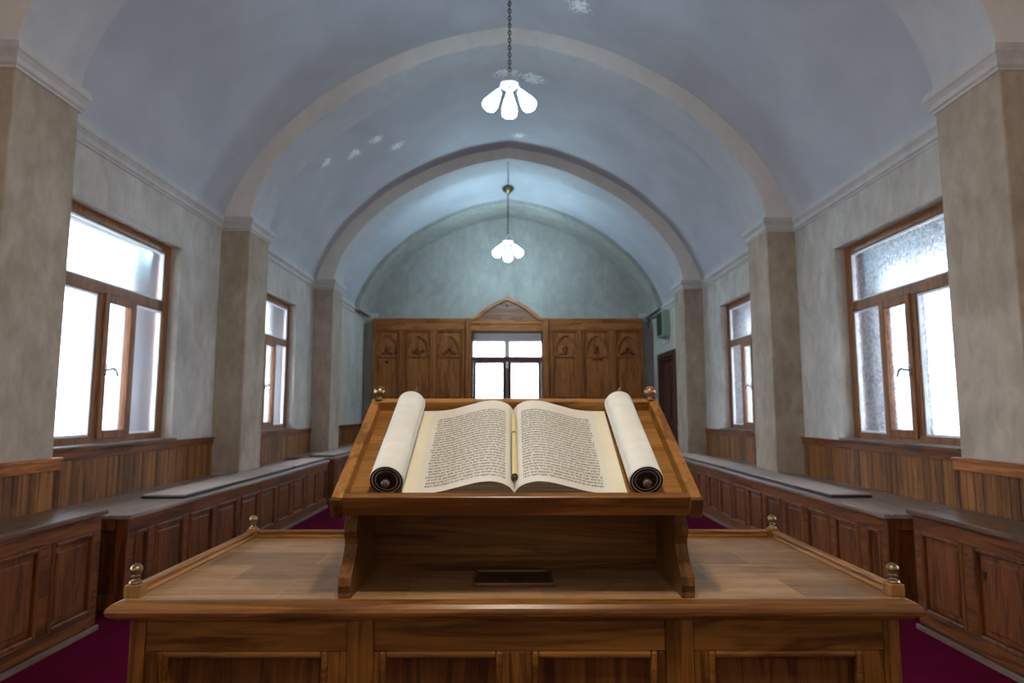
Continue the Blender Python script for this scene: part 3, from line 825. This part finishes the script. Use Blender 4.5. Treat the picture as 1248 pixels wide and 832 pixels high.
# ------------------------------------------------------------------ book
GU = -.005           # gutter
FL = .020            # tray surface
B0, B1 = .045, .440
root = empty('open_book', T(GU, .24, FL), 'large open book with cream pages of close handwritten lines on the lectern', 'book')
HU = [(0, .010), (.004, .016), (.012, .026), (.025, .034), (.042, .0395), (.060, .041), (.085, .038), (.11, .031), (.14, .022), (.17, .013), (.20, .008), (.228, .006), (.26, .0055)]
HU = dense(HU, 4)
def hh(u):
    u = abs(u)
    for (a, p), (b, q) in zip(HU[:-1], HU[1:]):
        if a <= u <= b: return p + (q - p) * (u - a) / max(1e-9, b - a)
    return HU[-1][1]
def vtop(u): return B1 - .002 - .0 * u
MB().box(GU - .258, GU + .258, B0 + .004, B1 - .006, FL + .0005, FL + .003, T).build('cover', M['tip'], root)
for s_, nm in ((-1, 'page_block'), (1, 'page_block')):
    us = [p[0] for p in HU if p[0] <= .205]
    poly = [(GU + s_ * u, FL + hh(u) - .001) for u in us] + [(GU + s_ * .205, FL + .0035), (GU + s_ * .10, FL + .004), (GU + s_ * .06, FL + .009), (GU + s_ * .03, FL + .005), (GU + s_ * .0, FL + .0035)]
    MB().prism(poly, B0 + .002, B1 - .003, lambda p, q, a: T(p, a, q)).build(nm, M['edge'], root)
    # top page as thin curved sheet, margin of parchment beyond it
    m = MB(); n = 0; us = [p[0] for p in HU if p[0] <= .2285]; nv = 8; th = .0009
    vs = []
    for lay in (0, 1):
        for j in range(nv + 1):
            v = B0 + (B1 - B0) * j / nv
            for u in us: vs.append(T(GU + s_ * u, v, FL + hh(u) + (th if lay == 0 else 0)))
    k = len(us); fs = []; q = (nv + 1) * k
    for j in range(nv):
        for i in range(k - 1):
            fs.append((j * k + i, j * k + i + 1, (j + 1) * k + i + 1, (j + 1) * k + i)); fs.append((q + j * k + i, q + (j + 1) * k + i, q + (j + 1) * k + i + 1, q + j * k + i + 1))
    for i in range(k - 1):
        fs.append((i, q + i, q + i + 1, i + 1)); e = nv * k; fs.append((e + i, e + i + 1, q + e + i + 1, q + e + i))
    for j in range(nv):
        fs.append((j * k, (j + 1) * k, q + (j + 1) * k, q + j * k)); e = k - 1; fs.append((j * k + e, q + j * k + e, q + (j + 1) * k + e, (j + 1) * k + e))
    m.add(vs, fs, True)
    page = m.build('page', M['paper'], root)
    MB().prism([(GU + s_ * .20, FL + .0035), (GU + s_ * .262, FL + .0035), (GU + s_ * .262, FL + .0052), (GU + s_ * .20, FL + .0052)], B0 + .001, B1 + .003, lambda p, q_, a_: T(p, a_, q_)).build('margin_sheet', M['sheet'], root)
    # writing: rows of square-script strokes lying on the page
    ink = MB(); rnd = random.Random(11 if s_ < 0 else 23)
    u0, u1 = .020, .214
    rows = 27; va, vb = B0 + .020, B1 - .048
    def stroke(ua, v0, ub, v1_):
        if ub - ua < 1e-6: return
        lift = th + .0005
        ink.add([T(GU + s_ * u, v, FL + hh(u) + lift) for u, v in ((ua, v0), (ub, v0), (ub, v1_), (ua, v1_))], [(0, 1, 2, 3)])
    pitch = (vb - va) / rows
    for r_ in range(rows):
        v = va + pitch * (r_ + .2); H = pitch * .50; tk = pitch * .17
        u = u0 + rnd.uniform(0, .002); end = u1 - rnd.uniform(0, .004)
        while u < end - .003:
            wlen = rnd.randint(2, 6)
            for _ in range(wlen):
                if u > end - .003: break
                w_ = rnd.uniform(.0024, .0040); g = rnd.randint(0, 7); sw = .0009
                L = (lambda a_, b_: (u + a_ * w_, u + b_ * w_))
                jit = rnd.uniform(-.0006, .0006); vv = v + jit
                if g != 5: stroke(u, vv + H - tk, u + w_, vv + H)                  # top bar
                if g in (0, 1, 3, 6): stroke(u + w_ - sw, vv, u + w_, vv + H - tk) # right stem
                if g in (1, 4, 6): stroke(u, vv, u + sw, vv + H - tk)              # left stem
                if g in (2, 3, 5): stroke(u, vv, u + w_, vv + tk)                  # base bar
                if g == 2: stroke(u + w_ * .4, vv + tk, u + w_ * .4 + sw, vv + H - tk)
                if g == 5: stroke(u, vv, u + sw, vv + H); stroke(u + w_ - sw, vv + H * .4, u + w_, vv + H)
                if g == 7: stroke(u + w_ * .45, vv - H * .2, u + w_ * .45 + sw, vv + H - tk)
                u += w_ + .0007
            u += rnd.uniform(.0014, .0026)
    ink.build('writing', M['ink'], page)
MB().box(GU - .004, GU + .004, B0 + .001, B1 - .003, FL + .003, FL + .0105, T).build('spine_fold', M['sheet'], root)

# pale pointer lying in the gutter
root = empty('pointer', T(GU, .18, FL + .02), 'pale yellow rod with a dark tip lying in the gutter of the book', 'pointer')
pw = FL + .0245
q = MB(); q.tube([T(GU + .001, .088, pw), T(GU + .001, .12, pw + .0003), T(GU + .0005, .30, pw), T(GU, .39, pw - .001)], [.0068, .0066, .0058, .0045], 12)
q.build('rod', M['pale_rod'], root)
q = MB(); q.lathe([(.0030, -.011), (.0062, -.010), (.0082, -.006), (.0085, 0), (.0072, .004)], lambda u, v, h: T(GU + .001 + u, .088 + h, pw + v), 14)
q.tube([T(GU + .001, .078, pw), T(GU + .0015, .066, pw - .004), T(GU + .001, .056, pw - .009)], .0010, 6)
q.build('tip', M['tip'], root)
q = MB(); q.lathe([(.0015, -.003), (.0063, -.0025), (.0063, .0025), (.0015, .003)], lambda u, v, h: T(GU + .0003 + u, .285 + h, pw + v), 12)
q.tube([T(GU - .0062, .28, pw + .001), T(GU - .0068, .2, pw + .001), T(GU - .0068, .10, pw + .0)], .0007, 6)
q.build('cord', M['tip'], root)

# ------------------------------------------------------------------ scroll rollers
def scroll(s_, label):
    R = .0385; cu = s_ * .2985; cw = FL + R + .0008; v0, v1 = .050, .430
    cu2 = s_ * .2935
    root = empty('scroll', T(cu, .24, FL), label, 'scroll', 'rolled parchment scrolls beside the book')
    def S(x, y, h):
        k = (h - v0) / (v1 - v0); return T(cu + (cu2 - cu) * k + x, h, cw + y)
    m = MB()
    prof = [(.012, v0 + .002), (R - .0015, v0 + .001), (R, v0 + .003), (R, v0 + (v1 - v0) * .33), (R - .0008, v0 + (v1 - v0) * .6), (R - .0003, v1 - .003), (R - .002, v1), (.012, v1 - .001)]
    m.lathe(prof, S, 40, cap=False)
    # loose outer edge of the sheet running down to the book
    n = 8
    pl_ = []
    for i in range(n + 1):
        t = math.radians(-90 + i * 14) if s_ < 0 else math.radians(-90 - i * 14)
        pl_.append(((R + .0009) * math.cos(t), (R + .0009) * math.sin(t)))
    vs = [S(x, y, v0 + .002) for x, y in pl_] + [S(x, y, v1 - .002) for x, y in pl_]
    vs += [S(x * .985, y * .985, v0 + .002) for x, y in pl_] + [S(x * .985, y * .985, v1 - .002) for x, y in pl_]
    N = n + 1; fs = []
    for i in range(n): fs += [(i, i + 1, N + i + 1, N + i), (2 * N + i, 3 * N + i, 3 * N + i + 1, 2 * N + i + 1), (i, 2 * N + i, 2 * N + i + 1, i + 1), (N + i, N + i + 1, 3 * N + i + 1, 3 * N + i)]
    fs += [(n, 2 * N + n, 3 * N + n, N + n), (0, N, 3 * N, 2 * N)]
    m.add(vs, fs, True)
    m.build('roll', M['roll'], root)
    # dark rolled edges at both ends: concentric turns
    for vv, dr in ((v0, -1), (v1, 1)):
        e = MB(); pr = []
        rr = R - .0012; z = vv
        prof = [(R - .001, vv - dr * .004), (R - .001, vv + dr * .0005)]
        r_ = R - .001; up = True
        for q in range(7):
            prof.append((r_, vv + dr * (.0015 if up else -.0015))); r_ -= .0022
            prof.append((max(r_, .008), vv + dr * (.0015 if up else -.0015))); r_ -= .0016; up = not up
        prof.append((.006, vv - dr * .004))
        e.lathe(prof, lambda x, y, h: S(x, y, h), 36, cap=True, smooth=False)
        eo = e.build('rolled_edge', M['rollend'], root)
    k = MB()
    k.lathe([(.0065, v0 + .006), (.0065, v0 - .004), (.0095, v0 - .007), (.0105, v0 - .011), (.009, v0 - .015), (.0045, v0 - .018), (.0005, v0 - .0185)], S, 16, cap=False)
    k.build('roller_knob', M['rollwood'], root)
    k = MB(); k.tube([S(0, .006, v1 - .006), S(0, .008, v1 + .012), S(.002, .012, v1 + .024), S(.006, .020, v1 + .034), S(.012, .030, v1 + .040)], [.008, .0085, .006, .0045, .0025], 10)
    k.build('roller_handle', M['rollwood'], root)
scroll(-1, 'cream parchment scroll roll on the left of the open book')
scroll(1, 'cream parchment scroll roll on the right of the open book')

# ------------------------------------------------------------------ chandeliers
def chandelier(x, y, zc, ztop, bulb, label, s=1.0, rose=True, wire=None):
    """zc: level of the collar"""
    root = empty('chandelier', (x, y, ztop), label, 'chandelier')
    q = MB(); p = .036 * s; z = zc + .075 * s; k = 0
    while z < ztop - .03:
        pts = []
        for i in range(10):
            t = 2 * PI * i / 10; a = .013 * s * math.cos(t); b = .023 * s * math.sin(t)
            pts.append((x + (a if k % 2 else 0), y + (0 if k % 2 else a), z + b))
        q.tube(pts,   .0052 * s, 5, closed=True); z += p; k += 1
    q.build('chain', M['chain'], root)
    if rose:
        r = MB(); r.lathe([(.065, 0), (.068, -.02), (.05, -.045), (.025, -.062), (.012, -.075), (.012, -.085), (.0005, -.086)], lambda u, v, h: (x + u * 1.6, y + v * 1.6, ztop + h * 1.5), 20)
        r.build('ceiling_rose', M['brass'], root)
    if wire:
        w = MB(); w.tube(wire, .009, 6); w.build('wire', M['chain'], root)
    c = MB(); c.lathe([(.012, .085), (.02, .075), (.022, .055), (.045, .018), (.05, .004), (.028, .0)], lambda u, v, h: (x + u * s, y + v * s, zc + h * s), 20)
    c.build('cap', M['white_enamel'], root)
    c = MB(); c.lathe([(.03, 0), (.07, -.006), (.082, -.022), (.085, -.038), (.070, -.052), (.06, -.070), (.03, -.082), (.015, -.12), (.0005, -.125)], lambda u, v, h: (x + u * s, y + v * s, zc + h * s), 24)
    c.build('collar', M['white_enamel'], root)
    # two lamps spread to the sides, one hanging in front, one behind
    for az, reach, drop, tilt, ln in ((PI, .095, -.100, 33, .86), (0, .095, -.100, 33, .86), (-PI / 2, .045, -.135, 6, 1.0), (PI / 2, .07, -.110, 24, .82)):
        dx, dy = math.cos(az), math.sin(az)
        a = MB()
        pt = [(0.035, -.050), (reach * .8, -.050), (reach, (drop - .05) / 2), (reach + .004, drop - .01)]
        a.tube([(x + dx * r_ * s, y + dy * r_ * s, zc + h * s) for r_, h in pt], .013 * s, 8)
        ao = a.build('arm', M['white_enamel'], root)
        tilt = math.radians(tilt); ax = Vector((dx * math.sin(tilt), dy * math.sin(tilt), -math.cos(tilt)))
        e1 = Vector((-dy, dx, 0)); e2 = ax.cross(e1)
        b0 = Vector((x + dx * reach * s, y + dy * reach * s, zc + drop * s))
        sh = MB()
        pr = [(.026, 0), (.030, .02), (.040, .055), (.054, .10), (.066, .15), (.070, .185), (.062, .215), (.040, .235), (.0005, .243)]
        sh.lathe([(r_ * s, h * s * ln) for r_, h in pr], lambda u, v, h: b0 + e1 * u + e2 * v + ax * h, 14)
        sh.build('lamp_shade', bulb, root)
    return root
chandelier(.006, 5.6, 4.262, 5.36, M['bulb1'], 'nearer chandelier with glowing white tulip shades on a dark chain', 1.0)
wr = [(-.012, 9.95, 5.225)] + [(-.012, 10.37, 5.23), (-.012, 10.39, 5.37), (-.012, 11.0, 5.385), (-.012, 11.62, 5.385)]
chandelier(-.015, 11.6, 4.40, 5.385, M['bulb2'], 'farther chandelier glowing white before the end wall', 1.15, wire=wr)
root = empty('pendant_lamp', (.02, .92, 5.39), 'single warm globe on a long cord above the lectern, out of the picture', 'lamp')
MB().tube([(.02, .92, 2.56), (.02, .92, 5.39)], .006, 6).build('cord', M['chain'], root)
q = MB(); q.lathe([(.010, .07), (.028, .06), (.030, 0), (.022, -.004)], lambda u, v, h: (.02 + u, .92 + v, 2.49 + h), 16); q.build('socket', M['brass'], root)
q = MB(); q.lathe([(max(.0005, .070 * math.sin(PI * i / 12)), -.070 * math.cos(PI * i / 12)) for i in range(13)], lambda u, v, h: (.02 + u, .92 + v, 2.42 + h), 20)
q.build('globe', M['bulb_near'], root)

chandelier(0, -2.0, 3.6, 5.36, M['bulb_fill'], 'added unseen chandelier behind the viewer, filling light onto the table front', 1.0)  # added fill lamp, unseen, brightens faces turned towards the camera

# ------------------------------------------------------------------ daylight
w = bpy.data.worlds.new('overcast'); scn.world = w; w.use_nodes = True
nt = w.node_tree; nt.nodes.clear()
bg = nt.nodes.new('ShaderNodeBackground'); ow = nt.nodes.new('ShaderNodeOutputWorld')
bg.inputs[0].default_value = (.86, .93, 1.0, 1); bg.inputs[1].default_value = S_W
nt.links.new(bg.outputs[0], ow.inputs[0])

# ------------------------------------------------------------------ camera
cam = bpy.data.cameras.new('camera'); co = bpy.data.objects.new('camera', cam); COL.objects.link(co)
cam.sensor_width = 36; cam.lens = 36 * 780 / 1248; cam.clip_start = .05; cam.clip_end = 200
co.location = (0, 0, 1.25); co.rotation_euler = (math.radians(90 + 6.1466), 0, math.radians(-.2938))
cam.dof.use_dof = True; cam.dof.focus_distance = 1.62; cam.dof.aperture_fstop = 4.0
scn.camera = co
vs_ = scn.view_settings
scn.display_settings.display_device = 'sRGB'
vs_.view_transform = 'Standard'; vs_.look = 'None'; vs_.gamma = 1; vs_.exposure = 0.0; vs_.use_curve_mapping = False
